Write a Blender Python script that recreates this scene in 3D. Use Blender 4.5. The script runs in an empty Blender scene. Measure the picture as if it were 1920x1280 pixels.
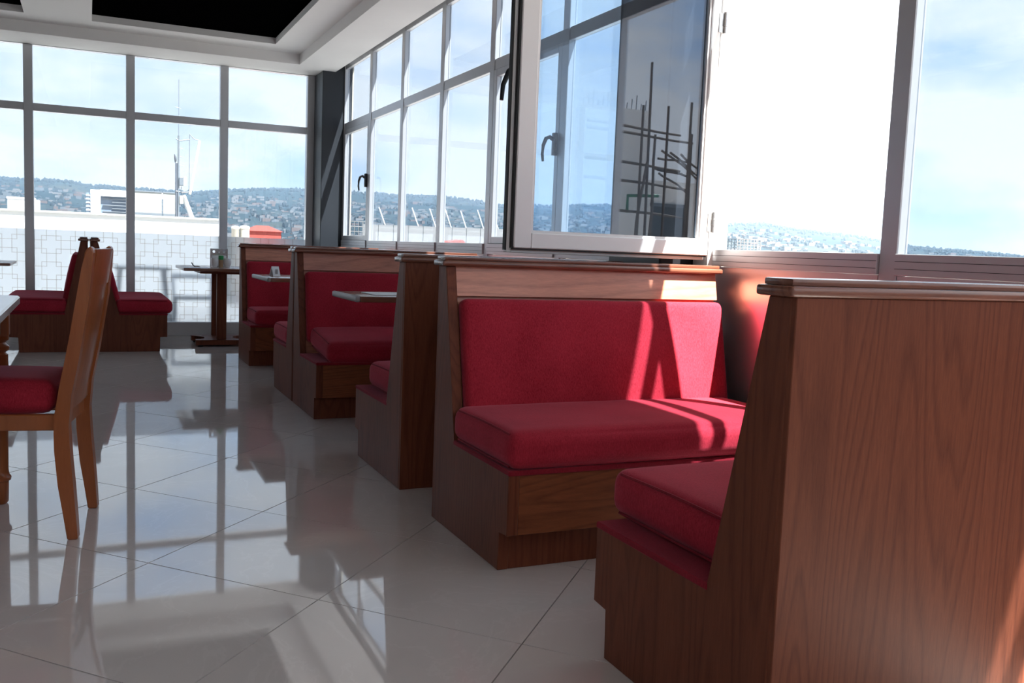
import bpy, bmesh, math, random
from mathutils import Vector, Matrix

# All coordinates below are in building modules of S metres.
S = 0.83
R = math.radians
random.seed(7)
scene = bpy.context.scene
col = scene.collection

# ------------------------------------------------------------------ camera
CH, CYAW, CPITCH, CROLL = 1.1868, 24.581, 5.598, 2.250
cam_data = bpy.data.cameras.new('camera')
cam = bpy.data.objects.new('camera', cam_data)
col.objects.link(cam)
_y, _p, _r = R(CYAW), R(CPITCH), R(CROLL)
fw = Vector((math.sin(_y) * math.cos(_p), math.cos(_y) * math.cos(_p), -math.sin(_p)))
rt = Vector((math.cos(_y), -math.sin(_y), 0))
up = rt.cross(fw)
r2 = rt * math.cos(_r) + up * math.sin(_r)
u2 = -rt * math.sin(_r) + up * math.cos(_r)
m = Matrix((r2, u2, -fw)).transposed().to_4x4()
m.translation = Vector((0, 0, CH * S))
cam.matrix_world = m
cam_data.sensor_width = 36.0
cam_data.lens = 1745.87 / 1920 * 36.0
cam_data.clip_start = 0.05
cam_data.clip_end = 6000
scene.camera = cam

# ------------------------------------------------------------------ world, sun, exposure
SUN_A, SUN_B = 0.285, 0.527          # metres travelled in -x and +y for each metre the light falls
SUN_E = 18.0
SKY = 0.63
vs = scene.view_settings
vs.view_transform = 'Standard'
vs.look = 'None'
vs.exposure = 1.05
vs.gamma = 1.0
vs.use_curve_mapping = False

world = bpy.data.worlds.new('sky')
scene.world = world
world.use_nodes = True
wn, wl = world.node_tree.nodes, world.node_tree.links
wn.clear()
w_out = wn.new('ShaderNodeOutputWorld')
w_bg = wn.new('ShaderNodeBackground')
w_tc = wn.new('ShaderNodeTexCoord')
w_map = wn.new('ShaderNodeMapping')
w_map.inputs['Scale'].default_value = (1.0, 1.0, 2.6)
w_map.inputs['Location'].default_value = (5.3, 1.1, 2.2)
w_noise = wn.new('ShaderNodeTexNoise')
w_noise.inputs['Scale'].default_value = 3.4
w_noise.inputs['Detail'].default_value = 7
w_noise.inputs['Roughness'].default_value = 0.55
w_ramp = wn.new('ShaderNodeValToRGB')
w_ramp.color_ramp.elements[0].position = 0.38
w_ramp.color_ramp.elements[0].color = (0.88, 1.14, 1.52, 1)
w_ramp.color_ramp.elements[1].position = 0.56
w_ramp.color_ramp.elements[1].color = (1.62, 1.61, 1.60, 1)
wl.new(w_tc.outputs['Generated'], w_map.inputs['Vector'])
wl.new(w_map.outputs['Vector'], w_noise.inputs['Vector'])
wl.new(w_noise.outputs['Fac'], w_ramp.inputs['Fac'])
wl.new(w_ramp.outputs['Color'], w_bg.inputs['Color'])
w_bg.inputs['Strength'].default_value = SKY
wl.new(w_bg.outputs['Background'], w_out.inputs['Surface'])

sun_data = bpy.data.lights.new('sun', 'SUN')
sun_data.energy = SUN_E
sun_data.color = (1.0, 0.95, 0.86)
sun_data.angle = R(0.55)
sun = bpy.data.objects.new('sun', sun_data)
col.objects.link(sun)
sun.rotation_euler = Vector((-SUN_A, SUN_B, -1)).to_track_quat('-Z', 'Y').to_euler()
sun.location = (6, -20, 22)

cy = scene.cycles
cy.max_bounces = 10
cy.diffuse_bounces = 5
cy.glossy_bounces = 5
cy.transmission_bounces = 8
cy.transparent_max_bounces = 24
cy.sample_clamp_indirect = 6.0
cy.caustics_reflective = False
cy.caustics_refractive = False

# ------------------------------------------------------------------ materials
def new_mat(name):
    mt = bpy.data.materials.new(name)
    mt.use_nodes = True
    nt = mt.node_tree
    b = nt.nodes['Principled BSDF']
    return mt, nt, b

def plain(name, c, rough=0.5, metal=0.0, spec=0.5, var=0.0, vscale=6.0, bump=0.0, bscale=60.0, sheen=0.0, coat=0.0):
    mt, nt, b = new_mat(name)
    b.inputs['Base Color'].default_value = (*c, 1)
    b.inputs['Roughness'].default_value = rough
    b.inputs['Metallic'].default_value = metal
    b.inputs['Specular IOR Level'].default_value = spec
    if coat:
        b.inputs['Coat Weight'].default_value = coat
        b.inputs['Coat Roughness'].default_value = 0.12
    tc = nt.nodes.new('ShaderNodeTexCoord')
    if var:
        n = nt.nodes.new('ShaderNodeTexNoise')
        n.inputs['Scale'].default_value = vscale
        n.inputs['Detail'].default_value = 5
        mx = nt.nodes.new('ShaderNodeMix'); mx.data_type = 'RGBA'
        mx.inputs[6].default_value = (*[v * (1 - var) for v in c], 1)
        mx.inputs[7].default_value = (*[min(1, v * (1 + var)) for v in c], 1)
        nt.links.new(tc.outputs['Object'], n.inputs['Vector'])
        nt.links.new(n.outputs['Fac'], mx.inputs[0])
        nt.links.new(mx.outputs[2], b.inputs['Base Color'])
    if bump:
        n2 = nt.nodes.new('ShaderNodeTexNoise')
        n2.inputs['Scale'].default_value = bscale
        n2.inputs['Detail'].default_value = 3
        bp = nt.nodes.new('ShaderNodeBump')
        bp.inputs['Strength'].default_value = bump
        bp.inputs['Distance'].default_value = 0.002
        nt.links.new(tc.outputs['Object'], n2.inputs['Vector'])
        nt.links.new(n2.outputs['Fac'], bp.inputs['Height'])
        nt.links.new(bp.outputs['Normal'], b.inputs['Normal'])
    return mt

def wood(name, light, dark, stretch, rough=0.5, rings=22.0, scale=1.0, contrast=1.0, coat=0.0, spec=0.2):
    """veneer: contour lines of a stretched noise give cathedral grain, plus fine pores"""
    mt, nt, b = new_mat(name)
    N, Lk = nt.nodes, nt.links
    tc = N.new('ShaderNodeTexCoord')
    oi = N.new('ShaderNodeObjectInfo')
    mul = N.new('ShaderNodeVectorMath'); mul.operation = 'SCALE'
    cmb = N.new('ShaderNodeCombineXYZ')
    Lk.new(oi.outputs['Random'], cmb.inputs[0]); Lk.new(oi.outputs['Random'], cmb.inputs[1]); Lk.new(oi.outputs['Random'], cmb.inputs[2])
    Lk.new(cmb.outputs[0], mul.inputs[0]); mul.inputs['Scale'].default_value = 37.0
    mp = N.new('ShaderNodeMapping'); mp.inputs['Scale'].default_value = stretch
    Lk.new(tc.outputs['Object'], mp.inputs['Vector'])
    add = N.new('ShaderNodeVectorMath'); add.operation = 'ADD'
    Lk.new(mp.outputs[0], add.inputs[0]); Lk.new(mul.outputs[0], add.inputs[1])
    n1 = N.new('ShaderNodeTexNoise'); n1.inputs['Scale'].default_value = 1.5 * scale
    n1.inputs['Detail'].default_value = 1.5; n1.inputs['Roughness'].default_value = 0.35; n1.inputs['Distortion'].default_value = 0.25
    Lk.new(add.outputs[0], n1.inputs['Vector'])
    m1 = N.new('ShaderNodeMath'); m1.operation = 'MULTIPLY'; m1.inputs[1].default_value = rings
    Lk.new(n1.outputs['Fac'], m1.inputs[0])
    fr = N.new('ShaderNodeMath'); fr.operation = 'FRACT'
    Lk.new(m1.outputs[0], fr.inputs[0])
    rp = N.new('ShaderNodeValToRGB')
    e = rp.color_ramp.elements
    e[0].position = 0.0; e[0].color = (0.25, 0.25, 0.25, 1)
    e[1].position = 1.0; e[1].color = (0.15, 0.15, 0.15, 1)
    e2 = rp.color_ramp.elements.new(0.22); e2.color = (0.7, 0.7, 0.7, 1)
    e3 = rp.color_ramp.elements.new(0.75); e3.color = (0.9, 0.9, 0.9, 1)
    Lk.new(fr.outputs[0], rp.inputs['Fac'])
    fine = N.new('ShaderNodeTexNoise'); fine.inputs['Scale'].default_value = 48 * scale
    fine.inputs['Detail'].default_value = 4; fine.inputs['Roughness'].default_value = 0.7
    Lk.new(add.outputs[0], fine.inputs['Vector'])
    big = N.new('ShaderNodeTexNoise'); big.inputs['Scale'].default_value = 0.9
    big.inputs['Detail'].default_value = 2
    Lk.new(add.outputs[0], big.inputs['Vector'])
    a1 = N.new('ShaderNodeMath'); a1.operation = 'MULTIPLY_ADD'; a1.inputs[1].default_value = 0.42 * contrast; a1.inputs[2].default_value = -0.12
    Lk.new(rp.outputs['Color'], a1.inputs[0])
    a2 = N.new('ShaderNodeMath'); a2.operation = 'MULTIPLY_ADD'; a2.inputs[1].default_value = 0.75 * contrast
    Lk.new(fine.outputs['Fac'], a2.inputs[0]); Lk.new(a1.outputs[0], a2.inputs[2])
    a3 = N.new('ShaderNodeMath'); a3.operation = 'MULTIPLY_ADD'; a3.inputs[1].default_value = 0.5
    Lk.new(big.outputs['Fac'], a3.inputs[0]); Lk.new(a2.outputs[0], a3.inputs[2])
    cl = N.new('ShaderNodeClamp')
    a4 = N.new('ShaderNodeMath'); a4.operation = 'SUBTRACT'; a4.inputs[1].default_value = 0.25
    Lk.new(a3.outputs[0], a4.inputs[0]); Lk.new(a4.outputs[0], cl.inputs['Value'])
    mx = N.new('ShaderNodeMix'); mx.data_type = 'RGBA'
    mx.inputs[6].default_value = (*dark, 1); mx.inputs[7].default_value = (*light, 1)
    Lk.new(cl.outputs[0], mx.inputs[0])
    Lk.new(mx.outputs[2], b.inputs['Base Color'])
    b.inputs['Roughness'].default_value = rough
    b.inputs['Specular IOR Level'].default_value = spec
    b.inputs['Coat Weight'].default_value = coat
    b.inputs['Coat Roughness'].default_value = 0.2
    bp = N.new('ShaderNodeBump'); bp.inputs['Strength'].default_value = 0.15; bp.inputs['Distance'].default_value = 0.001
    Lk.new(fine.outputs['Fac'], bp.inputs['Height']); Lk.new(bp.outputs['Normal'], b.inputs['Normal'])
    return mt

def velvet(name, c1, c2, sheen=0.6):
    mt, nt, b = new_mat(name)
    N, Lk = nt.nodes, nt.links
    tc = N.new('ShaderNodeTexCoord')
    n = N.new('ShaderNodeTexNoise'); n.inputs['Scale'].default_value = 5; n.inputs['Detail'].default_value = 4
    mp = N.new('ShaderNodeMapping'); mp.inputs['Scale'].default_value = (300, 300, 90)
    n2 = N.new('ShaderNodeTexNoise'); n2.inputs['Scale'].default_value = 1.0; n2.inputs['Detail'].default_value = 4
    n2.inputs['Roughness'].default_value = 0.75
    Lk.new(tc.outputs['Object'], n.inputs['Vector']); Lk.new(tc.outputs['Object'], mp.inputs[0]); Lk.new(mp.outputs[0], n2.inputs['Vector'])
    ad = N.new('ShaderNodeMath'); ad.operation = 'MULTIPLY_ADD'; ad.inputs[1].default_value = 0.9
    Lk.new(n2.outputs['Fac'], ad.inputs[0])
    sc_ = N.new('ShaderNodeMath'); sc_.operation = 'MULTIPLY'; sc_.inputs[1].default_value = 0.35
    Lk.new(n.outputs['Fac'], sc_.inputs[0]); Lk.new(sc_.outputs[0], ad.inputs[2])
    s2 = N.new('ShaderNodeMapRange'); s2.inputs['From Min'].default_value = 0.38; s2.inputs['From Max'].default_value = 0.88
    Lk.new(ad.outputs[0], s2.inputs['Value'])
    mx = N.new('ShaderNodeMix'); mx.data_type = 'RGBA'
    mx.inputs[6].default_value = (*c1, 1); mx.inputs[7].default_value = (*c2, 1)
    Lk.new(s2.outputs[0], mx.inputs[0]); Lk.new(mx.outputs[2], b.inputs['Base Color'])
    b.inputs['Roughness'].default_value = 0.85
    b.inputs['Specular IOR Level'].default_value = 0.15
    b.inputs['Sheen Weight'].default_value = sheen
    b.inputs['Sheen Roughness'].default_value = 0.4
    b.inputs['Sheen Tint'].default_value = (1.0, 0.45, 0.58, 1)
    bp = N.new('ShaderNodeBump'); bp.inputs['Strength'].default_value = 0.25; bp.inputs['Distance'].default_value = 0.0015
    Lk.new(n2.outputs['Fac'], bp.inputs['Height']); Lk.new(bp.outputs['Normal'], b.inputs['Normal'])
    return mt

def glass(name, tint, refl, edge=0.35):
    mt = bpy.data.materials.new(name); mt.use_nodes = True
    nt = mt.node_tree; N, Lk = nt.nodes, nt.links; N.clear()
    o = N.new('ShaderNodeOutputMaterial')
    tr = N.new('ShaderNodeBsdfTransparent'); tr.inputs['Color'].default_value = (*tint, 1)
    gl = N.new('ShaderNodeBsdfGlossy'); gl.inputs['Roughness'].default_value = 0.0
    gl.inputs['Color'].default_value = (0.92, 0.93, 1.0, 1)
    lw = N.new('ShaderNodeLayerWeight'); lw.inputs['Blend'].default_value = 0.28
    mr = N.new('ShaderNodeMath'); mr.operation = 'MULTIPLY_ADD'
    mr.inputs[1].default_value = edge; mr.inputs[2].default_value = refl
    mr.use_clamp = True
    Lk.new(lw.outputs['Fresnel'], mr.inputs[0])
    ms = N.new('ShaderNodeMixShader')
    Lk.new(mr.outputs[0], ms.inputs[0]); Lk.new(tr.outputs[0], ms.inputs[1]); Lk.new(gl.outputs[0], ms.inputs[2])
    Lk.new(ms.outputs[0], o.inputs['Surface'])
    return mt

M = {}
WL, WD = (0.215, 0.064, 0.032), (0.070, 0.017, 0.0085)
M['wood_v'] = wood('stained_veneer_upright', WL, WD, (4.0, 4.0, 0.32))
M['wood_x'] = wood('stained_veneer_lengthwise', (0.72, 0.29, 0.18), (0.30, 0.10, 0.06), (0.32, 2.6, 2.6), rings=26, contrast=1.1, spec=0.5, rough=0.36, coat=0.35)
M['wood_front_shaded'] = wood('stained_seat_front_shaded', (0.27, 0.085, 0.035), (0.095, 0.026, 0.012), (0.32, 2.6, 2.6), rings=22, contrast=1.1)  # same stain darkened in colour to stand for shade on the seat fronts
M['wood_cap'] = wood('stained_cap_moulding', (0.27, 0.10, 0.06), (0.10, 0.034, 0.022), (0.3, 3, 3), rough=0.25, coat=0.5, spec=0.4)
M['wood_chair'] = wood('warm_chair_wood', (0.50, 0.165, 0.055), (0.26, 0.070, 0.022), (3, 3, 0.35), rings=6, contrast=0.6, rough=0.3, coat=0.4)
M['wood_table'] = wood('table_laminate', (0.26, 0.11, 0.07), (0.13, 0.05, 0.03), (0.3, 3, 3), rough=0.25, coat=0.5)
M['velvet'] = velvet('maroon_velvet', (0.22, 0.006, 0.015), (0.50, 0.034, 0.062), 0.30)
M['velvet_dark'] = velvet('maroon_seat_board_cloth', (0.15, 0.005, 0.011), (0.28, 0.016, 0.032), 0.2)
M['plaster'] = plain('ceiling_plaster', (0.80, 0.78, 0.77), 0.85, var=0.02)
M['wall_paint'] = plain('wall_paint', (0.72, 0.70, 0.68), 0.8, var=0.02)
M['black_board'] = plain('black_ceiling_board', (0.001, 0.001, 0.0012), 0.95, spec=0.0)
M['charcoal'] = plain('charcoal_column_paint', (0.016, 0.019, 0.025), 0.5, var=0.1)
M['black_paint'] = plain('black_column_paint', (0.010, 0.010, 0.013), 0.4)
M['alu'] = plain('silver_aluminium', (0.55, 0.55, 0.57), 0.38, metal=0.55, var=0.04)
M['alu_sash'] = plain('white_sash_aluminium', (0.80, 0.79, 0.79), 0.4, metal=0.1)
M['gasket'] = plain('black_rubber_gasket', (0.012, 0.012, 0.013), 0.6)
M['dado'] = plain('grey_composite_panel', (0.80, 0.68, 0.70), 0.32, metal=0.85, var=0.03)
M['glass'] = glass('tinted_window_glass', (0.655, 0.70, 0.745), 0.02, 0.16)
M['sash_glass'] = glass('reflective_sash_glass', (0.77, 0.885, 0.98), 0.075, 0.25)
M['black_plastic'] = plain('black_handle_plastic', (0.015, 0.017, 0.022), 0.3)
M['steel'] = plain('polished_steel', (0.62, 0.60, 0.58), 0.25, metal=0.9)
M['edge_metal'] = plain('grey_table_edge', (0.30, 0.285, 0.285), 0.4, metal=0.2)
M['paper'] = plain('white_paper', (0.85, 0.86, 0.88), 0.6)
M['ceramic'] = plain('white_ceramic', (0.82, 0.83, 0.84), 0.15, coat=0.5)
M['green'] = plain('green_plastic', (0.03, 0.36, 0.10), 0.35)
M['sugar'] = plain('brown_sugar_packets', (0.42, 0.28, 0.16), 0.7)
M['laminate_grey'] = plain('pale_grey_laminate', (0.52, 0.50, 0.50), 0.22, var=0.05, coat=0.3)
M['whitewash'] = plain('white_painted_render', (0.74, 0.73, 0.71), 0.85, var=0.03)
M['cream_render'] = plain('cream_render', (0.50, 0.46, 0.39), 0.85, var=0.05)
M['terrace'] = plain('terrace_screed', (0.42, 0.40, 0.38), 0.8, var=0.08)
M['terrace_grey'] = plain('grey_outdoor_furniture', (0.10, 0.12, 0.15), 0.5)
M['raw_pole'] = plain('raw_eucalyptus_pole', (0.10, 0.075, 0.06), 0.85, var=0.3, vscale=20)
M['dark_opening'] = plain('dark_window_opening', (0.05, 0.06, 0.07), 0.3)
M['green_pipe'] = plain('green_pipe_paint', (0.03, 0.16, 0.08), 0.6)
M['galv'] = plain('galvanised_steel', (0.20, 0.22, 0.24), 0.5, metal=0.3)
M['dark_steel'] = plain('dark_steel', (0.11, 0.12, 0.14), 0.5)
M['sheet'] = plain('pale_sheet_panel', (0.42, 0.42, 0.38), 0.7, var=0.03)
M['red_roof'] = plain('red_roof_sheet', (0.36, 0.055, 0.04), 0.6, var=0.1)
M['concrete'] = plain('raw_concrete', (0.24, 0.235, 0.235), 0.9, var=0.08)
M['blue_glass'] = plain('blue_facade_glass', (0.20, 0.25, 0.32), 0.3)
M['antenna_cream'] = plain('cream_antenna_casing', (0.62, 0.57, 0.42), 0.6)
M['house_white'] = plain('house_white', (0.15, 0.145, 0.15), 0.9)
M['house_pink'] = plain('house_terracotta', (0.12, 0.08, 0.07), 0.9)
M['house_grey'] = plain('house_grey_roof', (0.10, 0.11, 0.125), 0.8)
M['tree'] = plain('tree_foliage', (0.014, 0.022, 0.028), 0.9, var=0.3, vscale=0.2)

def tile_material():
    mt, nt, b = new_mat('polished_porcelain')
    N, Lk = nt.nodes, nt.links
    geo = N.new('ShaderNodeNewGeometry')
    n = N.new('ShaderNodeTexNoise'); n.inputs['Scale'].default_value = 2.2; n.inputs['Detail'].default_value = 8
    n.inputs['Roughness'].default_value = 0.6; n.inputs['Distortion'].default_value = 1.2
    Lk.new(geo.outputs['Position'], n.inputs['Vector'])
    rp = N.new('ShaderNodeValToRGB')
    e = rp.color_ramp.elements
    e[0].position = 0.3; e[0].color = (0.655, 0.615, 0.60, 1)
    e[1].position = 0.7; e[1].color = (0.695, 0.655, 0.64, 1)
    v = rp.color_ramp.elements.new(0.5); v.color = (0.675, 0.635, 0.62, 1)
    v2 = rp.color_ramp.elements.new(0.515); v2.color = (0.71, 0.67, 0.655, 1)
    v3 = rp.color_ramp.elements.new(0.53); v3.color = (0.675, 0.635, 0.62, 1)
    Lk.new(n.outputs['Fac'], rp.inputs['Fac'])
    Lk.new(rp.outputs['Color'], b.inputs['Base Color'])
    b.inputs['Roughness'].default_value = 0.035
    b.inputs['IOR'].default_value = 1.72
    b.inputs['Specular IOR Level'].default_value = 0.95
    return mt
M['tile'] = tile_material()
M['grout'] = plain('brown_grout', (0.16, 0.12, 0.10), 0.9)

def film_material():
    mt = bpy.data.materials.new('frosted_film'); mt.use_nodes = True
    nt = mt.node_tree; N, Lk = nt.nodes, nt.links; N.clear()
    o = N.new('ShaderNodeOutputMaterial')
    t = N.new('ShaderNodeBsdfTranslucent'); t.inputs['Color'].default_value = (0.72, 0.74, 0.77, 1)
    rf = N.new('ShaderNodeBsdfRefraction'); rf.inputs['Color'].default_value = (0.72, 0.74, 0.77, 1)
    rf.inputs['Roughness'].default_value = 0.25; rf.inputs['IOR'].default_value = 1.16
    mxs = N.new('ShaderNodeMixShader'); mxs.inputs[0].default_value = 0.70
    Lk.new(t.outputs[0], mxs.inputs[1]); Lk.new(rf.outputs[0], mxs.inputs[2])
    Lk.new(mxs.outputs[0], o.inputs['Surface'])
    return mt
M['film'] = film_material()
def print_material():
    mt = bpy.data.materials.new('brown_film_print'); mt.use_nodes = True
    nt = mt.node_tree; N, Lk = nt.nodes, nt.links; N.clear()
    o = N.new('ShaderNodeOutputMaterial')
    t = N.new('ShaderNodeBsdfTransparent'); t.inputs['Color'].default_value = (0.91, 0.885, 0.86, 1)
    df = N.new('ShaderNodeBsdfDiffuse'); df.inputs['Color'].default_value = (0.45, 0.40, 0.36, 1)
    mxs = N.new('ShaderNodeMixShader'); mxs.inputs[0].default_value = 0.03
    Lk.new(t.outputs[0], mxs.inputs[1]); Lk.new(df.outputs[0], mxs.inputs[2]); Lk.new(mxs.outputs[0], o.inputs['Surface'])
    return mt
M['print'] = print_material()

def hill_material():
    mt, nt, b = new_mat('wooded_hillside')
    N, Lk = nt.nodes, nt.links
    geo = N.new('ShaderNodeNewGeometry')
    n = N.new('ShaderNodeTexNoise'); n.inputs['Scale'].default_value = 0.012; n.inputs['Detail'].default_value = 8
    n.inputs['Roughness'].default_value = 0.65
    Lk.new(geo.outputs['Position'], n.inputs['Vector'])
    rp = N.new('ShaderNodeValToRGB')
    e = rp.color_ramp.elements
    e[0].position = 0.35; e[0].color = (0.016, 0.026, 0.034, 1)
    e[1].position = 0.75; e[1].color = (0.065, 0.062, 0.052, 1)
    v = rp.color_ramp.elements.new(0.55); v.color = (0.025, 0.036, 0.040, 1)
    Lk.new(n.outputs['Fac'], rp.inputs['Fac'])
    ln = N.new('ShaderNodeVectorMath'); ln.operation = 'LENGTH'
    Lk.new(geo.outputs['Position'], ln.inputs[0])
    mr = N.new('ShaderNodeMapRange'); mr.inputs['From Min'].default_value = 60; mr.inputs['From Max'].default_value = 190
    Lk.new(ln.outputs['Value'], mr.inputs['Value'])
    mx = N.new('ShaderNodeMix'); mx.data_type = 'RGBA'
    mx.inputs[6].default_value = (0.42, 0.385, 0.35, 1)      # dusty town ground below, made pale to bounce sunlight up onto the ceiling
    Lk.new(mr.outputs[0], mx.inputs[0]); Lk.new(rp.outputs['Color'], mx.inputs[7])
    Lk.new(mx.outputs[2], b.inputs['Base Color'])
    b.inputs['Roughness'].default_value = 1.0
    b.inputs['Specular IOR Level'].default_value = 0.0
    return mt
M['hill'] = hill_material()

# ------------------------------------------------------------------ mesh helpers
def link(name, me, mat, parent=None, smooth=False):
    o = bpy.data.objects.new(name, me)
    col.objects.link(o)
    if mat is not None and not me.materials:
        me.materials.append(M[mat] if isinstance(mat, str) else mat)
    if parent is not None:
        o.parent = parent
    if smooth:
        for p in me.polygons:
            p.use_smooth = True
    return o

def finish(name, bm, mat, parent=None, smooth=False, auto=None):
    bmesh.ops.recalc_face_normals(bm, faces=bm.faces)
    for v in bm.verts:
        v.co *= S
    me = bpy.data.meshes.new(name)
    bm.to_mesh(me)
    bm.free()
    o = link(name, me, mat, parent, smooth)
    if auto is not None:
        me.shade_smooth()
        me.set_sharp_from_angle(angle=R(auto))
    return o

def a_box(bm, x0, x1, y0, y1, z0, z1):
    vs_ = [bm.verts.new(c) for c in ((x0, y0, z0), (x1, y0, z0), (x1, y1, z0), (x0, y1, z0),
                                     (x0, y0, z1), (x1, y0, z1), (x1, y1, z1), (x0, y1, z1))]
    fs = [(0, 3, 2, 1), (4, 5, 6, 7), (0, 1, 5, 4), (1, 2, 6, 5), (2, 3, 7, 6), (3, 0, 4, 7)]
    return [bm.faces.new([vs_[i] for i in f]) for f in fs]

def box(name, x0, x1, y0, y1, z0, z1, mat, parent=None, bev=0.0, seg=1):
    bm = bmesh.new()
    a_box(bm, x0, x1, y0, y1, z0, z1)
    if bev:
        bmesh.ops.bevel(bm, geom=bm.edges[:], offset=bev, segments=seg, affect='EDGES', profile=0.6)
    return finish(name, bm, mat, parent, auto=35 if bev and seg > 1 else None)

def a_prism(bm, poly, axis, c0, c1):
    def P(a, b, c):
        return {'x': (c, a, b), 'y': (a, c, b), 'z': (a, b, c)}[axis]
    v0 = [bm.verts.new(P(a, b, c0)) for a, b in poly]
    v1 = [bm.verts.new(P(a, b, c1)) for a, b in poly]
    bm.faces.new(v0); bm.faces.new(list(reversed(v1)))
    n = len(poly)
    for i in range(n):
        bm.faces.new((v0[i], v0[(i + 1) % n], v1[(i + 1) % n], v1[i]))

def prism(name, poly, axis, c0, c1, mat, parent=None, bev=0.0, seg=1):
    bm = bmesh.new()
    a_prism(bm, poly, axis, c0, c1)
    if bev:
        bmesh.ops.bevel(bm, geom=bm.edges[:], offset=bev, segments=seg, affect='EDGES', profile=0.6)
    return finish(name, bm, mat, parent)

def a_tube(bm, pts, rad, seg=8, cap=True):
    pts = [Vector(p) for p in pts]
    rads = rad if isinstance(rad, (list, tuple)) else [rad] * len(pts)
    rings = []
    n = len(pts)
    ref = None
    for i, p in enumerate(pts):
        t = (pts[min(i + 1, n - 1)] - pts[max(i - 1, 0)]).normalized()
        if ref is None:
            ref = Vector((0, 0, 1)) if abs(t.z) < 0.9 else Vector((1, 0, 0))
        a = t.cross(ref).normalized()
        b = t.cross(a).normalized()
        ref = -b if False else ref
        rings.append([bm.verts.new(p + (a * math.cos(2 * math.pi * k / seg) + b * math.sin(2 * math.pi * k / seg)) * rads[i]) for k in range(seg)])
    for i in range(n - 1):
        for k in range(seg):
            bm.faces.new((rings[i][k], rings[i][(k + 1) % seg], rings[i + 1][(k + 1) % seg], rings[i + 1][k]))
    if cap:
        bm.faces.new(rings[0]); bm.faces.new(list(reversed(rings[-1])))

def tube(name, pts, rad, mat, parent=None, seg=8):
    bm = bmesh.new()
    a_tube(bm, pts, rad, seg)
    return finish(name, bm, mat, parent, auto=50)

def loop_tube(name, pts, rad, mat, parent, seg=6):
    bm = bmesh.new()
    pts = [Vector(p) for p in pts]
    n = len(pts)
    rings = []
    for i, p in enumerate(pts):
        t = (pts[(i + 1) % n] - pts[i - 1]).normalized()
        a = t.cross(Vector((0, 0, 1)))
        a = a.normalized() if a.length > 1e-4 else Vector((1, 0, 0))
        b = t.cross(a).normalized()
        rings.append([bm.verts.new(p + (a * math.cos(2 * math.pi * k / seg) + b * math.sin(2 * math.pi * k / seg)) * rad) for k in range(seg)])
    for i in range(n):
        for k in range(seg):
            bm.faces.new((rings[i][k], rings[i][(k + 1) % seg], rings[(i + 1) % n][(k + 1) % seg], rings[(i + 1) % n][k]))
    return finish(name, bm, mat, parent, smooth=True)

def lathe(name, prof, mat, parent=None, seg=20, cx=0.0, cy=0.0):
    bm = bmesh.new()
    rings = []
    for r, z in prof:
        rings.append([bm.verts.new((cx + r * math.cos(2 * math.pi * k / seg), cy + r * math.sin(2 * math.pi * k / seg), z)) for k in range(seg)])
    for i in range(len(prof) - 1):
        for k in range(seg):
            bm.faces.new((rings[i][k], rings[i][(k + 1) % seg], rings[i + 1][(k + 1) % seg], rings[i + 1][k]))
    bm.faces.new(rings[0]); bm.faces.new(list(reversed(rings[-1])))
    return finish(name, bm, mat, parent, auto=40)

def rbox(name, cx, cy, cz, sx, sy, sz, r, mat, parent=None, puff=(0, 0, 0), n=10, xf=None, wrinkle=0.0):
    """rounded, slightly puffed cushion block"""
    bm = bmesh.new()
    hx, hy, hz = sx / 2, sy / 2, sz / 2
    def ticks(h):
        inner = [(-h + r) + (2 * h - 2 * r) * i / n for i in range(n + 1)]
        edge = [r * (1 - math.cos(R(a))) for a in (0, 22, 45)]   # keeps a rounded rim
        lo = [-h + (r * (1 - math.cos(R(a)))) for a in (0, 35, 62)]
        return sorted(set([round(v, 5) for v in lo + inner + [-v for v in lo]]))
    tx, ty, tz = ticks(hx), ticks(hy), ticks(hz)
    cache = {}
    def vert(p):
        key = tuple(round(c, 5) for c in p)
        if key in cache:
            return cache[key]
        q = Vector((max(-hx + r, min(hx - r, p[0])), max(-hy + r, min(hy - r, p[1])), max(-hz + r, min(hz - r, p[2]))))
        d = Vector(p) - q
        c = q + d.normalized() * r if d.length > 1e-6 else Vector(p)
        u, v, w = p[0] / hx, p[1] / hy, p[2] / hz
        fx, fy, fz = max(0, 1 - u * u), max(0, 1 - v * v), max(0, 1 - w * w)
        c.x += puff[0] * u * fy * fz
        c.y += puff[1] * v * fx * fz
        c.z += puff[2] * w * fx ** 0.5 * fy ** 0.5
        if wrinkle:
            c.z += wrinkle * math.sin(c.x * 17 + c.y * 9 + cx * 5) * fx * fy * w
            c.y += wrinkle * math.sin(c.x * 23 + cx * 7) * v * fz
        c += Vector((cx, cy, cz))
        if xf is not None:
            c = xf @ c
        cache[key] = bm.verts.new(c)
        return cache[key]
    def face(ga, gb, fn):
        for i in range(len(ga) - 1):
            for j in range(len(gb) - 1):
                q = [vert(fn(ga[i], gb[j])), vert(fn(ga[i + 1], gb[j])), vert(fn(ga[i + 1], gb[j + 1])), vert(fn(ga[i], gb[j + 1]))]
                if len(set(q)) == 4:
                    try:
                        bm.faces.new(q)
                    except ValueError:
                        pass
    for s in (-1, 1):
        face(tx, ty, lambda a, b: (a, b, s * hz))
        face(tx, tz, lambda a, b: (a, s * hy, b))
        face(ty, tz, lambda a, b: (s * hx, a, b))
    return finish(name, bm, mat, parent, smooth=True)

def tag(o, label=None, cat=None, group=None, kind=None):
    if label: o['label'] = label
    if cat: o['category'] = cat
    if group: o['group'] = group
    if kind: o['kind'] = kind
    return o

def empty(name, loc=(0, 0, 0), rz=0.0):
    o = bpy.data.objects.new(name, None)
    o.empty_display_size = 0.1
    o.location = Vector(loc) * S
    o.rotation_euler = (0, 0, rz)
    col.objects.link(o)
    return o

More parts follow.
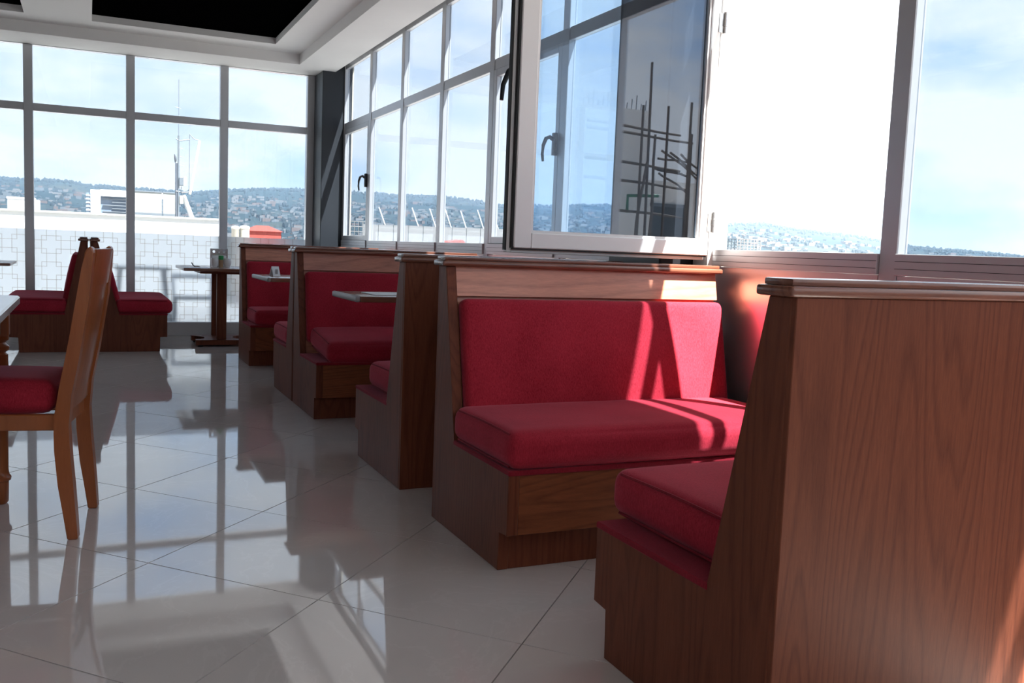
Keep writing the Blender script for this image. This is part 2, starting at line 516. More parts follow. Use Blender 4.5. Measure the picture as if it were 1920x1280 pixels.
def thing(name, label, cat, loc=(0, 0, 0), rz=0.0, group=None):
    return tag(empty(name, loc, rz), label, cat, group)

def struct(name, loc=(0, 0, 0), label=None):
    return tag(empty(name, loc), label, None, None, 'structure')

# ------------------------------------------------------------------ room constants
W = 2.85            # inner face of the right-hand glazing
D = 11.858          # inner face of the far glazing
XL, YB = -6.2, -4.2
Z_SOFFIT, Z_TRAY, Z_REC, Z_ROOF = 3.247, 3.365, 3.432, 3.62
Z_SILL, Z_DADO, Z_TRANS, Z_HEAD = 1.23, 1.147, 2.60, 3.305
SH_Y, SH_X = 3.82, 2.772      # hinge of the open casement

# ------------------------------------------------------------------ floor with diagonal tiles
floor = box('floor', XL, W + 0.05, YB, D + 0.12, -0.12, -0.006, 'grout')
tag(floor, 'polished cream porcelain floor laid diagonally', kind='structure')

def clip(poly, axis, lim, keep_less):
    out = []
    n = len(poly)
    ins = lambda p: (p[axis] <= lim) if keep_less else (p[axis] >= lim)
    for i in range(n):
        a, b = poly[i], poly[(i + 1) % n]
        if ins(a): out.append(a)
        if ins(a) != ins(b):
            t = (lim - a[axis]) / (b[axis] - a[axis])
            out.append((a[0] + t * (b[0] - a[0]), a[1] + t * (b[1] - a[1])))
    return out

TX, TY, GAP = 0.4985, 0.5445, 0.0032
tile_mesh = None
def make_tile_mesh(poly):
    bm = bmesh.new()
    a_prism(bm, poly, 'z', -0.02, 0.0)
    bmesh.ops.recalc_face_normals(bm, faces=bm.faces)
    for v in bm.verts: v.co *= S
    me = bpy.data.meshes.new('tile'); bm.to_mesh(me); bm.free()
    me.materials.append(M['tile'])
    return me
full = [(TX - GAP, 0), (0, TY - GAP), (-(TX - GAP), 0), (0, -(TY - GAP))]
for i in range(-16, 12):
    for j in range(-18, 24):
        if (i + j) % 2: continue
        cx, cyy = 0.1955 + i * TX, 3.537 + TY + j * TY
        if cx < XL - TX or cx > W + TX or cyy < YB - TY or cyy > D + TY: continue
        poly = [(cx + a, cyy + b) for a, b in full]
        for ax, lim, less in ((0, XL, False), (0, W + 0.04, True), (1, YB, False), (1, D + 0.1, True)):
            if poly: poly = clip(poly, ax, lim, less)
        if len(poly) < 3: continue
        whole = abs(cx - XL) > TX and abs(cx - W - 0.04) > TX and abs(cyy - YB) > TY and abs(cyy - D - 0.1) > TY
        if whole:
            if tile_mesh is None: tile_mesh = make_tile_mesh(full)
            me = tile_mesh
        else:
            me = make_tile_mesh([(a - cx, b - cyy) for a, b in poly])
        t = link('tile', me, None, floor)
        t.location = (cx * S, cyy * S, 0)
        t.rotation_euler = (random.uniform(-1, 1) * 0.0007, random.uniform(-1, 1) * 0.0007, 0)

# ------------------------------------------------------------------ ceiling
ceiling = struct('ceiling', label='white stepped ceiling with black recessed panels')
box('roof_slab', XL - 0.2, W + 0.16, YB - 0.2, D + 0.16, Z_ROOF, Z_ROOF + 0.25, 'black_board', ceiling)
box('soffit', XL, 2.74, 11.22, D + 0.02, Z_SOFFIT, Z_ROOF, 'plaster', ceiling)
box('soffit', 2.264, 2.74, YB, 11.22, Z_SOFFIT, Z_ROOF, 'plaster', ceiling)
recs = [(0.047, 1.913), (-2.44, -0.575), (-4.93, -3.06)]
RY0, RY1 = 1.2, 10.82
prev = 2.264
for x0, x1 in recs:
    box('tray_board', x1, prev, YB, 11.22, Z_TRAY, Z_ROOF, 'plaster', ceiling)
    box('tray_board', x0, x1, RY1, 11.22, Z_TRAY, Z_ROOF, 'plaster', ceiling)
    box('tray_board', x0, x1, YB, RY0, Z_TRAY, Z_ROOF, 'plaster', ceiling)
    box('recess_board', x0, x1, RY0, RY1, Z_REC, Z_ROOF, 'black_board', ceiling)
    prev = x0
box('tray_board', XL, prev, YB, 11.22, Z_TRAY, Z_ROOF, 'plaster', ceiling)

# ------------------------------------------------------------------ walls out of frame, columns
wl_ = box('wall_left', XL - 0.2, XL, YB - 0.2, D + 0.1, -0.1, Z_ROOF, 'wall_paint'); tag(wl_, kind='structure')
wb_ = box('wall_back', XL, W + 0.1, YB - 0.2, YB, -0.1, 1.9, 'wall_paint'); tag(wb_, kind='structure')
fill_win = struct('fill_window', label='unseen rear glazing added for fill light behind the viewer')  # added out of view to bring daylight in from behind
for k in range(9):
    x = XL + 0.05 + k * 1.12
    box('mullion', x - 0.045, x + 0.045, YB - 0.12, YB - 0.06, 1.9, Z_ROOF, 'alu', fill_win)
    if k < 8:
        box('pane', x + 0.045, x + 1.075, YB - 0.10, YB - 0.094, 1.9, Z_SOFFIT, 'glass', fill_win)
        box('head_rail', x + 0.045, x + 1.075, YB - 0.12, YB - 0.06, Z_SOFFIT, Z_ROOF, 'alu', fill_win)

c1 = box('trim_1', 2.585, W + 0.1, 11.42, D + 0.14, 0, Z_SOFFIT + 0.12, 'charcoal', bev=0.006)
tag(c1, 'charcoal painted corner column between the two glazed walls', kind='structure')
c2 = box('trim_2', 2.62, W + 0.06, 3.98, 4.49, 0, Z_SOFFIT + 0.1, 'black_paint', bev=0.006)
tag(c2, 'black column behind the open casement', kind='structure')
c3 = box('trim_3', W + 0.06, 3.03, 3.985, 4.5, -0.5, Z_ROOF + 0.2, 'whitewash')
tag(c3, 'white outer pier beside the open window', kind='structure')
c4 = box('trim_4', W + 0.1, 2.985, 11.50, D + 0.2, -0.5, Z_ROOF + 0.2, 'cream_render')
tag(c4, 'cream outer pier at the far corner', kind='structure')
c5 = box('trim_5', W + 0.02, W + 0.152, YB, D + 0.14, Z_HEAD + 0.06, Z_ROOF, 'charcoal')
tag(c5, 'dark beam above the right-hand windows', kind='structure')

# ------------------------------------------------------------------ far glazing (window_1)
win1 = struct('window_1', label='far glazed wall with frosted lattice film along its lower part')
far_m = [-5.874, -4.819, -3.764, -2.709, -1.654, -0.599, 0.456, 1.503]
MW = 0.047
for x in far_m:
    box('mullion', x - MW, x + MW, D, D + 0.1, 0, Z_SOFFIT, 'alu', win1, bev=0.004)
box('jamb', 2.50, 2.59, D, D + 0.1, 0, Z_SOFFIT, 'alu', win1, bev=0.004)
edges = far_m + [2.547]
FT = 2.5676
for a, b in zip(edges[:-1], edges[1:]):
    x0, x1 = a + MW, b - MW
    box('transom', x0, x1, D + 0.006, D + 0.094, FT - 0.042, FT + 0.042, 'alu', win1, bev=0.003)
    box('head_rail', x0, x1, D + 0.006, D + 0.094, Z_SOFFIT - 0.006, Z_SOFFIT + 0.1, 'alu', win1)
    box('kick_rail', x0, x1, D + 0.006, D + 0.094, 0, 0.164, 'alu', win1, bev=0.004)
    box('pane', x0, x1, D + 0.05, D + 0.056, 0.164, FT - 0.042, 'glass', win1)
    box('pane', x0, x1, D + 0.05, D + 0.056, FT + 0.042, Z_SOFFIT - 0.006, 'glass', win1)
    f = box('frosted_film', x0, x1, D + 0.044, D + 0.047, 0.166, 1.215, 'film', win1)
    # interlocking squares printed on the film
    bm = bmesh.new()
    P, A, LWD = 0.149, 0.2, 0.0085
    def strip(xa_, xb_, za, zb):
        xa_, xb_, za, zb = max(xa_, x0), min(xb_, x1), max(za, 0.168), min(zb, 1.213)
        if xb_ - xa_ > 0.003 and zb - za > 0.003:
            a_box(bm, xa_, xb_, D + 0.0415, D + 0.0435, za, zb)
    for i in range(int((x0 + 8) / P) - 2, int((x1 + 8) / P) + 3):
        for j in range(0, 10):
            if (i + j) % 2: continue
            cx, cz = -8 + 0.02 + i * P, 1.045 - 0.0 + (j - 7) * P
            l, r_, b_, t_ = cx - A / 2, cx + A / 2, cz - A / 2, cz + A / 2
            h = LWD / 2
            strip(l - h, r_ + h, t_ - h, t_ + h); strip(l - h, r_ + h, b_ - h, b_ + h)
            strip(l - h, l + h, b_ + h, t_ - h); strip(r_ - h, r_ + h, b_ + h, t_ - h)
    pr = finish('lattice_print', bm, 'print', f)
    tag(pr, kind='stuff')

# ------------------------------------------------------------------ right glazing (window_2)
win2 = struct('window_2', label='right-hand row of aluminium windows over grey panels')
posts = [10.24, 9.085, 7.93, 6.80, 5.57, 2.727, 1.60, 0.48, -0.64, -1.76, -2.88, -4.0]
PW = 0.045
def post(y, w=PW):
    return box('mullion', W, W + 0.055, y - w, y + w, 0, Z_HEAD + 0.03, 'alu', win2, bev=0.004)
for y in posts: post(y)
box('jamb', W, W + 0.055, 11.395, 11.419, 0, Z_HEAD + 0.03, 'alu', win2, bev=0.004)
box('jamb', W + 0.01, W + 0.055, 4.49, 4.53, 0, Z_HEAD, 'alu', win2)
box('jamb', W - 0.035, W + 0.055, 3.845, 3.975, 0, Z_HEAD + 0.03, 'alu_sash', win2, bev=0.004)
bays = [(11.395, 10.285, 'vent'), (10.195, 9.13, ''), (9.04, 7.975, ''), (7.885, 6.845, ''), (6.755, 5.615, 'vent'),
        (5.525, 4.53, ''), (3.845, 2.772, 'open'), (2.682, 1.645, ''), (1.555, 0.525, 'open'), (0.435, -0.595, 'open'),
        (-0.685, -1.715, 'open'), (-1.805, -2.835, ''), (-2.925, -3.955, '')]  # last three open bays are unseen, left unglazed to add light
def lever(parent, y, z, s=-1):
    """black espagnolette handle: back plate and a curved lever"""
    h = box('handle_plate', W - 0.028, W + 0.0, y - 0.018, y + 0.018, z - 0.075, z + 0.075, 'black_plastic', parent, bev=0.006, seg=2)
    pts = [(W - 0.025, y, z + 0.03), (W - 0.05, y + 0.004, z + 0.045), (W - 0.072, y + 0.012, z + 0.035), (W - 0.085, y + 0.025, z - 0.01), (W - 0.086, y + 0.032, z - 0.07), (W - 0.078, y + 0.034, z - 0.115)]
    tube('handle_lever', pts, [0.014, 0.014, 0.0135, 0.0125, 0.011, 0.009], 'black_plastic', h, 10)
for y1, y0, kind in bays:
    box('transom', W + 0.006, W + 0.052, y0, y1, Z_TRANS - 0.042, Z_TRANS + 0.042, 'alu', win2, bev=0.003)
    box('head_rail', W + 0.006, W + 0.052, y0, y1, Z_HEAD - 0.02, Z_HEAD + 0.065, 'alu', win2, bev=0.003)
    sr = box('sill_rail', W - 0.012, W + 0.052, y0, y1, Z_DADO, Z_SILL, 'alu', win2, bev=0.002)
    for zg in (Z_SILL - 0.029, Z_SILL - 0.058):
        box('groove', W - 0.0128, W - 0.010, y0 + 0.002, y1 - 0.002, zg - 0.001, zg + 0.001, 'gasket', sr)
    box('pane', W + 0.038, W + 0.044, y0, y1, Z_TRANS + 0.042, Z_HEAD - 0.02, 'glass', win2)
    zb, zt = Z_SILL, Z_TRANS - 0.042
    if kind == 'open':
        continue
    if kind == 'vent':
        fr = 0.055
        sash = box('vent_sash_stile', W + 0.0, W + 0.05, y0, y0 + fr, zb, zt, 'alu', win2, bev=0.004)
        box('vent_sash_stile', W + 0.0, W + 0.05, y1 - fr, y1, zb, zt, 'alu', win2, bev=0.004)
        box('vent_sash_rail', W + 0.0, W + 0.05, y0 + fr, y1 - fr, zb, zb + fr, 'alu', win2, bev=0.004)
        box('vent_sash_rail', W + 0.0, W + 0.05, y0 + fr, y1 - fr, zt - fr, zt, 'alu', win2, bev=0.004)
        box('pane', W + 0.03, W + 0.036, y0 + fr, y1 - fr, zb + fr, zt - fr, 'glass', win2)
        lever(sash, y0 + 0.028, 1.90)
    else:
        box('pane', W + 0.038, W + 0.044, y0, y1, zb, zt, 'glass', win2)

# dado below the sill
wall_r = box('wall_right', W + 0.06, W + 0.16, YB, D + 0.1, -0.3, Z_DADO, 'wall_paint')
tag(wall_r, 'low wall of grey panels under the right-hand windows', kind='structure')
for y1, y0, kind in bays:
    box('dado_panel', W + 0.004, W + 0.03, y0 + 0.004, y1 - 0.004, 0.11, Z_DADO - 0.003, 'dado', wall_r)
bb = box('baseboard_right', W + 0.0, W + 0.05, YB, 11.4, 0, 0.11, 'alu'); tag(bb, kind='structure')

# ------------------------------------------------------------------ the open casement
sash = thing('casement_sash', 'white framed casement swung open into the room, reflective blue glass', 'window', (SH_X, SH_Y, 0), 0.0)
SWD, SZ0, SZ1 = 1.047, 1.197, 2.555
FB = 0.07
FR, FL = 0.048, 0.085
# local x runs from the hinge (0) to the free stile (-SWD); the weather face looks towards -y
def frame_bar(name, x0, x1, z0, z1, inner):
    o = box(name, x0, x1, -0.028, 0.03, z0, z1, 'alu_sash', sash, bev=0.004)
    return o
frame_bar('stile', -SWD, -SWD + FL, SZ0, SZ1, 0)
frame_bar('stile', -FR, 0, SZ0, SZ1, 0)
frame_bar('rail', -SWD + FL, -FR, SZ0, SZ0 + FB, 0)
frame_bar('rail', -SWD + FL, -FR, SZ1 - FB, SZ1, 0)
box('pane', -SWD + FL, -FR, 0.0, 0.008, SZ0 + FB, SZ1 - FB, 'sash_glass', sash)
# stepped rebate flange and gaskets on the room face
box('rebate_flange', -SWD - 0.022, -SWD, 0.004, 0.034, SZ0 - 0.02, SZ1 + 0.02, 'alu_sash', sash, bev=0.003)
box('rebate_flange', -SWD, 0.0, 0.004, 0.034, SZ0 - 0.022, SZ0, 'alu_sash', sash, bev=0.003)
box('rebate_flange', -SWD, 0.0, 0.004, 0.034, SZ1, SZ1 + 0.022, 'alu_sash', sash, bev=0.003)
box('gasket', -SWD - 0.008, -SWD, -0.02, 0.004, SZ0, SZ1, 'gasket', sash)
box('gasket', -SWD, 0.0, -0.018, 0.002, SZ0 - 0.007, SZ0, 'gasket', sash)
box('gasket', -SWD - 0.03, -SWD - 0.022, 0.006, 0.03, SZ0 - 0.01, SZ1, 'gasket', sash)
# inner bead around the glass
for (a, b, c, d_) in ((-SWD + FL, -SWD + FL + 0.012, SZ0 + FB, SZ1 - FB), (-FR - 0.012, -FR, SZ0 + FB, SZ1 - FB)):
    box('glazing_bead', a, b, -0.016, 0.0, c, d_, 'alu_sash', sash)
box('glazing_bead', -SWD + FL + 0.012, -FR - 0.012, -0.016, 0.0, SZ0 + FB, SZ0 + FB + 0.012, 'alu_sash', sash)
hp = box('handle_plate', -SWD + 0.015, -SWD + 0.055, 0.03, 0.055, 1.89, 2.05, 'black_plastic', sash, bev=0.006, seg=2)
tube('handle_lever', [(-SWD + 0.035, 0.05, 1.99), (-SWD + 0.03, 0.10, 2.01), (-SWD + 0.012, 0.125, 1.99), (-SWD - 0.012, 0.13, 1.93), (-SWD - 0.02, 0.125, 1.86)],
     [0.014, 0.014, 0.013, 0.011, 0.009], 'black_plastic', hp, 10)
for z in (1.36, 2.31):
    lathe('hinge', [(0.013, z - 0.05), (0.013, z - 0.017), (0.015, z - 0.016), (0.015, z + 0.016), (0.013, z + 0.017), (0.013, z + 0.05)], 'steel', sash, 12, 0.022, -0.03)
    box('hinge_leaf', -0.012, 0.03, -0.032, -0.028, z - 0.045, z + 0.045, 'steel', sash)

# ------------------------------------------------------------------ booth benches
H_TOP, ZS, ZT = 1.11, 0.385, 0.15
def bench(label, loc, rz, L=1.412, dep=0.78, toe=0.705, yt=0.078, yb=0.235, cush=(0.0, 0.0), slump=0.0, group='red velvet booth benches', over=0.045, cdz=0.0, wall=0):
    t = thing('booth_bench', label, 'booth', loc, rz, group)
    h = L / 2
    th = 0.045
    poly = [(0.004, 0), (toe, 0), (toe, ZT), (dep, ZT), (dep, ZS), (yb, ZS), (yt, H_TOP), (0.004, H_TOP)]
    flat = [(0.004, 0), (toe, 0), (toe, ZT), (dep, ZT), (dep, ZS), (0.05, ZS), (0.03, H_TOP), (0.004, H_TOP)]
    for s in (-1, 1):
        x0, x1 = (-h, -h + th) if s < 0 else (h - th, h)
        prism('end_panel', flat if s == wall else poly, 'x', x0, x1, 'wood_v', t, bev=0.003)
    xl = -h + (0.004 if wall == -1 else th)
    xr_ = h - (0.004 if wall == 1 else th)
    box('back_panel', -h + 0.001, h - 0.001, -0.012, 0.004, 0.0, H_TOP, 'wood_v', t, bev=0.002)
    k = (yb - yt) / (H_TOP - ZS)
    yy = lambda z: yt + (H_TOP - z) * k
    hz = 0.985
    prism('header_rail', [(yy(hz) - 0.03, hz), (yy(hz) - 0.008, hz), (yy(H_TOP) - 0.008, H_TOP), (yy(H_TOP) - 0.03, H_TOP)], 'x', xl, xr_, 'wood_x', t)
    prism('back_board', [(yy(ZS) - 0.055, ZS), (yy(ZS) - 0.035, ZS), (yy(hz) - 0.035, hz), (yy(hz) - 0.055, hz)], 'x', xl, xr_, 'wood_x', t)
    # stepped cap moulding
    box('cap_rail', -h - 0.022, h + 0.022, -0.022, yt + 0.022, H_TOP, H_TOP + 0.024, 'wood_cap', t, bev=0.009, seg=3)
    box('cap_moulding', -h - 0.01, h + 0.01, -0.008, yt + 0.008, H_TOP + 0.0235, H_TOP + 0.04, 'wood_cap', t, bev=0.006, seg=2)
    # seat box
    box('front_board', -h + th, h - th, dep - 0.026, dep - 0.004, ZT, ZS, 'wood_front_shaded', t, bev=0.002)
    box('toe_board', -h + th, h - th, toe - 0.026, toe - 0.004, 0.0, ZT, 'wood_v', t, bev=0.002)
    box('seat_board', -h - 0.002, h + 0.002, yb - 0.002, dep + 0.004, ZS - 0.012, ZS + 0.008, 'velvet_dark', t, bev=0.004)
    # cushions
    tilt = math.atan(k)
    ch = (hz - 0.012 - 0.47) / math.cos(tilt)
    zc = (hz - 0.012 + 0.47) / 2
    xf = Matrix.Translation((0, yy(zc) + 0.008, zc)) @ Matrix.Rotation(tilt, 4, 'X')
    rbox('back_cushion', (xl + xr_) / 2, 0, 0, xr_ - xl - 0.012, 0.082, ch, 0.03, 'velvet', t, puff=(0, 0.012, 0.0), n=14, xf=xf, wrinkle=0.0012)
    x0, x1 = -h + cush[0], h - cush[1]
    cxm, cl = (x0 + x1) / 2, x1 - x0
    y0c, y1c = yb - 0.03, dep + over
    zc0, zc1 = ZS + 0.009, ZS + 0.148
    xf2 = Matrix.Identity(4)
    if slump:
        xf2 = Matrix.Translation((0, dep - 0.05, ZS)) @ Matrix.Rotation(R(slump), 4, 'X') @ Matrix.Translation((0, -dep + 0.05, -ZS))
    c = rbox('seat_cushion', cxm, (y0c + y1c) / 2, (zc0 + zc1) / 2 + cdz, cl, y1c - y0c, zc1 - zc0, 0.046, 'velvet', t, puff=(0.004, 0.014, 0.014), n=14, xf=xf2, wrinkle=0.0025)
    # welt cords along the two short ends
    for xe, sg in ((x0, 1), (x1, -1)):
        for zz, dz in ((zc1 - 0.012, 0.010), (zc0 + 0.008, -0.002)):
            pts = []
            for i in range(9):
                u = i / 8
                bulge = 0.006 * math.sin(math.pi * u)
                pts.append(xf2 @ Vector((xe + sg * (0.012 - bulge * 0.6), y0c + 0.05 + (y1c - y0c - 0.10) * u, zz + cdz + (bulge if dz > 0 else 0))))
            tube('piping', pts, 0.0042, 'velvet_dark', c, 6)
    return t

XA, XB = 1.3786, 2.775
XC, BL = (XA + XB) / 2, XB - XA
PI = math.pi
bench('nearest red velvet booth bench, its tall wooden back turned to the viewer', (XC, 1.572, 0), 0, BL, cush=(0.085, 0.0), over=0.085, wall=1)
bench('sunlit red velvet booth bench facing the viewer below the open casement', (XC, 3.79, 0), PI, BL, dep=0.795, toe=0.722, cush=(0.012, 0.0), over=0.02, wall=-1)
bench('booth bench standing back to back with the sunlit one, its dark wooden back showing', (XA + 0.60, 4.285, 0), 0, 1.2, dep=0.83, toe=0.76, cush=(0.06, 0.0), over=-0.02)
bench('red booth bench with a lifted seat cushion, facing the viewer behind the nearer table', (XC, 6.892, 0), PI, BL, dep=0.77, toe=0.715, cush=(0.0, 0.07), slump=-6, over=0.03, wall=-1)
bench('booth bench turned away behind the bench with the lifted cushion', (XC, 6.939, 0), 0, BL, dep=0.77, toe=0.715, cush=(0.0, 0.0), over=0.02, wall=1)
bench('farthest red booth bench of the window row, facing the viewer', (XC, 9.635, 0), PI, BL, dep=0.745, toe=0.66, cush=(0.0, 0.04), over=0.02, wall=-1)
bench('far booth bench seen end-on before the frosted glass, seat towards the pedestal table', (0.034, 10.24 + 0.705, 0), -PI / 2, 1.41, dep=0.712, toe=0.64, yt=0.055, yb=0.25, cush=(0.0, 0.0), over=0.05)
bench('far booth bench seen end-on before the frosted glass, seat towards the left', (-0.013, 10.24 + 0.705, 0), PI / 2, 1.41, dep=0.70, toe=0.61, yt=0.055, yb=0.20, cush=(0.0, 0.0), over=0.05)

# ------------------------------------------------------------------ booth tables
def booth_table(label, x0, x1, y0, y1, z, px):
    t = thing('booth_table', label, 'table', ((x0 + x1) / 2, (y0 + y1) / 2, 0))
    hx, hy = (x1 - x0) / 2, (y1 - y0) / 2
    box('table_top', -hx + 0.03, hx, -hy, hy, z - 0.036, z, 'wood_table', t, bev=0.006, seg=2)
    box('edge_strip', -hx, -hx + 0.03, -hy, hy, z - 0.036, z + 0.001, 'edge_metal', t, bev=0.012, seg=3)
    px -= (x0 + x1) / 2
    box('pedestal', px - 0.05, px + 0.05, -0.05, 0.05, 0.04, z - 0.036, 'wood_v', t, bev=0.006)
    box('base_plate', px - 0.26, px + 0.26, -0.22, 0.22, 0, 0.04, 'wood_v', t, bev=0.008)
    return t
ZTB = 0.877
booth_table('booth table with grey metal edge, nearer of the two in the window row', 1.45, 2.78, 5.43, 6.03, ZTB, 2.2)
booth_table('laminated booth table with grey edge carrying a white tent card', 1.365, 2.75, 7.95, 8.78, ZTB, 2.2)
mn = box('paper_placemat', 1.60, 2.02, 5.52, 5.86, ZTB + 0.0012, ZTB + 0.005, 'paper')
tag(mn, 'white paper placemat on the nearer window-row table', 'placemat', 'paper placemats')
mn = box('paper_placemat', 1.72, 2.12, 8.10, 8.46, ZTB + 0.0012, ZTB + 0.005, 'paper')
tag(mn, 'white paper placemat on the table with the tent card', 'placemat', 'paper placemats')
tcard = thing('tent_card', 'small folded white tent card standing on the farther booth table', 'card', (1.50, 8.36, ZTB + 0.001), R(20))
prism('front_leaf', [(-0.035, 0), (-0.031, 0), (0.002, 0.085), (-0.002, 0.085)], 'x', -0.035, 0.035, 'paper', tcard)
prism('rear_leaf', [(0.035, 0), (0.031, 0), (-0.002, 0.085), (0.002, 0.085)], 'x', -0.035, 0.035, 'paper', tcard)
box('printed_panel', -0.012, 0.012, -0.028, -0.0255, 0.018, 0.06, 'laminate_grey', tcard)

# pedestal table beyond the booths
pt = thing('pedestal_table', 'brown table on twin posts by the frosted glass, napkin holder on top', 'table', (1.34, 10.92, 0))
ZP = 0.868
box('table_top', -0.42, 0.42, -0.52, 0.52, ZP - 0.035, ZP, 'wood_table', pt, bev=0.008, seg=2)
box('under_frame', -0.24, 0.24, -0.36, 0.36, ZP - 0.065, ZP - 0.035, 'wood_v', pt, bev=0.004)
box('post', -0.052, 0.052, -0.26, -0.20, 0.075, ZP - 0.065, 'wood_v', pt, bev=0.005)
box('post', -0.052, 0.052, 0.20, 0.26, 0.075, ZP - 0.065, 'wood_v', pt, bev=0.005)
def concave_base(hx, hy, cut, n=7):
    pts = [(-hx, -hy), (hx, -hy)]
    for i in range(n + 1):
        a = -math.pi / 2 + math.pi * i / n
        pts.append((hx - cut * math.cos(a), hy * 0.62 * math.sin(a)))
    pts += [(hx, hy), (-hx, hy)]
    for i in range(n + 1):
        a = math.pi / 2 - math.pi * i / n
        pts.append((-hx + cut * math.cos(a), hy * 0.62 * math.sin(a)))
    return pts
prism('base_plate', concave_base(0.27, 0.30, 0.12), 'z', 0.02, 0.075, 'wood_v', pt)
for sx in (-1, 1):
    for sy in (-1, 1):
        lathe('foot', [(0.03, 0), (0.03, 0.02)], 'black_plastic', pt, 10, sx * 0.22, sy * 0.26)

nh = thing('napkin_holder', 'metal napkin holder with round holes on the pedestal table', 'holder', (1.34, 10.90, ZP))
bm = bmesh.new()
def plate_with_holes(bm, w, h, holes, y0, y1):
    seg = 12
    # face split in vertical strips around the holes
    xs = sorted(set([-w / 2, w / 2] + [hx - hr for hx, hz, hr in holes] + [hx + hr for hx, hz, hr in holes]))
    for a, b in zip(xs[:-1], xs[1:]):
        hole = [q for q in holes if abs((a + b) / 2 - q[0]) < q[2] * 0.5 and abs(b - a - 2 * q[2]) < 1e-4]
        if not hole:
            a_box(bm, a, b, y0, y1, 0, h)
        else:
            hx, hz, hr = hole[0]
            lo = [(a, 0), (b, 0)] + [(hx + hr * math.cos(t), hz + hr * math.sin(t)) for t in [-math.pi * i / seg for i in range(seg + 1)]]
            hi = [(b, h), (a, h)] + [(hx - hr * math.cos(t), hz + hr * math.sin(t)) for t in [math.pi * i / seg for i in range(seg + 1)]]
            a_prism(bm, lo, 'y', y0, y1); a_prism(bm, hi, 'y', y0, y1)
plate_with_holes(bm, 0.19, 0.205, [(-0.055, 0.172, 0.015), (0.055, 0.172, 0.015), (0.0, 0.166, 0.008)], 0.035, 0.041)
finish('back_plate', bm, 'steel', nh)
box('tray', -0.08, 0.08, -0.045, 0.041, 0, 0.01, 'steel', nh)
box('napkins', -0.075, 0.075, 0.012, 0.033, 0.01, 0.13, 'paper', nh)
for bx0, lab in ((1.278, 'white ceramic bowl left of the green-lidded jar'), (1.414, 'white ceramic bowl right of the green-lidded jar')):
    pot = thing('ceramic_bowl', lab, 'bowl', (bx0, 10.80, ZP + 0.001), group='white condiment bowls')
    lathe('bowl', [(0.02, 0), (0.03, 0.01), (0.041, 0.045), (0.042, 0.075), (0.035, 0.10), (0.031, 0.10), (0.036, 0.07), (0.028, 0.025)], 'ceramic', pot, 20)
gj = thing('lidded_jar', 'small brown jar with a green lid between two white bowls', 'jar', (1.346, 10.80, ZP + 0.001))
lathe('jar', [(0.02, 0), (0.025, 0.01), (0.025, 0.085)], 'sugar', gj, 14)
lathe('lid', [(0.027, 0.085), (0.028, 0.09), (0.028, 0.128), (0.022, 0.132)], 'green', gj, 14)
bp_ = thing('white_tray', 'flat white serving tray under the napkin holder', 'tray', (1.34, 10.88, ZP + 0.0))
# (very flat) the tray sits under the condiments
prism('tray_plate', [(0.22 * math.cos(2 * PI * i / 20), 0.13 * math.sin(2 * PI * i / 20)) for i in range(20)], 'z', 0.0004, 0.0009, 'ceramic', bp_)
ck = thing('cutlery_rest', 'small dark clip lying near the left edge of the pedestal table', 'clip', (1.06, 10.70, ZP))
tube('jaw', [(0.0, 0, 0.006), (-0.02, 0, 0.022), (-0.035, 0, 0.05)], 0.006, 'black_plastic', ck, 8)
tube('jaw', [(0.0, 0, 0.006), (0.03, 0, 0.01), (0.05, 0, 0.006)], 0.006, 'steel', ck, 8)

# far left table, mostly out of frame
lt = thing('side_table', 'thin-topped table edge at the left, before the leftmost far bench', 'table', (-1.22, 10.42, 0))
box('table_top', -0.55, 0.55, -0.45, 0.45, 0.852, 0.88, 'wood_table', lt, bev=0.006, seg=2)
box('pedestal', -0.06, 0.06, -0.06, 0.06, 0.04, 0.852, 'wood_v', lt, bev=0.005)
box('base_plate', -0.22, 0.22, -0.22, 0.22, 0, 0.04, 'wood_v', lt, bev=0.006)

# ------------------------------------------------------------------ dining table and chair at the left
dt = thing('dining_table', 'wooden dining table with turned legs and grey top at the left edge', 'table', (-0.96, 3.915, 0))
hx, hy = 0.69, 0.70
bm = bmesh.new()
rc = 0.05
poly = []
for (px, py, a0) in ((hx - rc, hy - rc, 0), (-hx + rc, hy - rc, 90), (-hx + rc, -hy + rc, 180), (hx - rc, -hy + rc, 270)):
    for a in (0, 30, 60, 90):
        poly.append((px + rc * math.cos(R(a0 + a)), py + rc * math.sin(R(a0 + a))))
prism('table_top', poly, 'z', 0.868, 0.905, 'laminate_grey', dt, bev=0.006, seg=1)
for s in (-1, 1):
    box('apron', -hx + 0.09, hx - 0.09, s * (hy - 0.085) - 0.015, s * (hy - 0.085) + 0.015, 0.745, 0.868, 'wood_chair', dt, bev=0.003)
    box('apron', s * (hx - 0.085) - 0.015, s * (hx - 0.085) + 0.015, -hy + 0.09, hy - 0.09, 0.745, 0.868, 'wood_chair', dt, bev=0.003)
prof = [(0.026, 0), (0.034, 0.01), (0.036, 0.10), (0.044, 0.105), (0.046, 0.118), (0.038, 0.13), (0.035, 0.15), (0.036, 0.40), (0.040, 0.60), (0.039, 0.655),
        (0.030, 0.665), (0.043, 0.675), (0.045, 0.69), (0.032, 0.702), (0.03, 0.708), (0.042, 0.718), (0.044, 0.735)]
for sx in (-1, 1):
    for sy in (-1, 1):
        lg = lathe('leg', prof, 'wood_chair', dt, 20, sx * (hx - 0.085), sy * (hy - 0.085))
        box('leg_block', sx * (hx - 0.085) - 0.045, sx * (hx - 0.085) + 0.045, sy * (hy - 0.085) - 0.045, sy * (hy - 0.085) + 0.045, 0.735, 0.867, 'wood_chair', lg, bev=0.006)

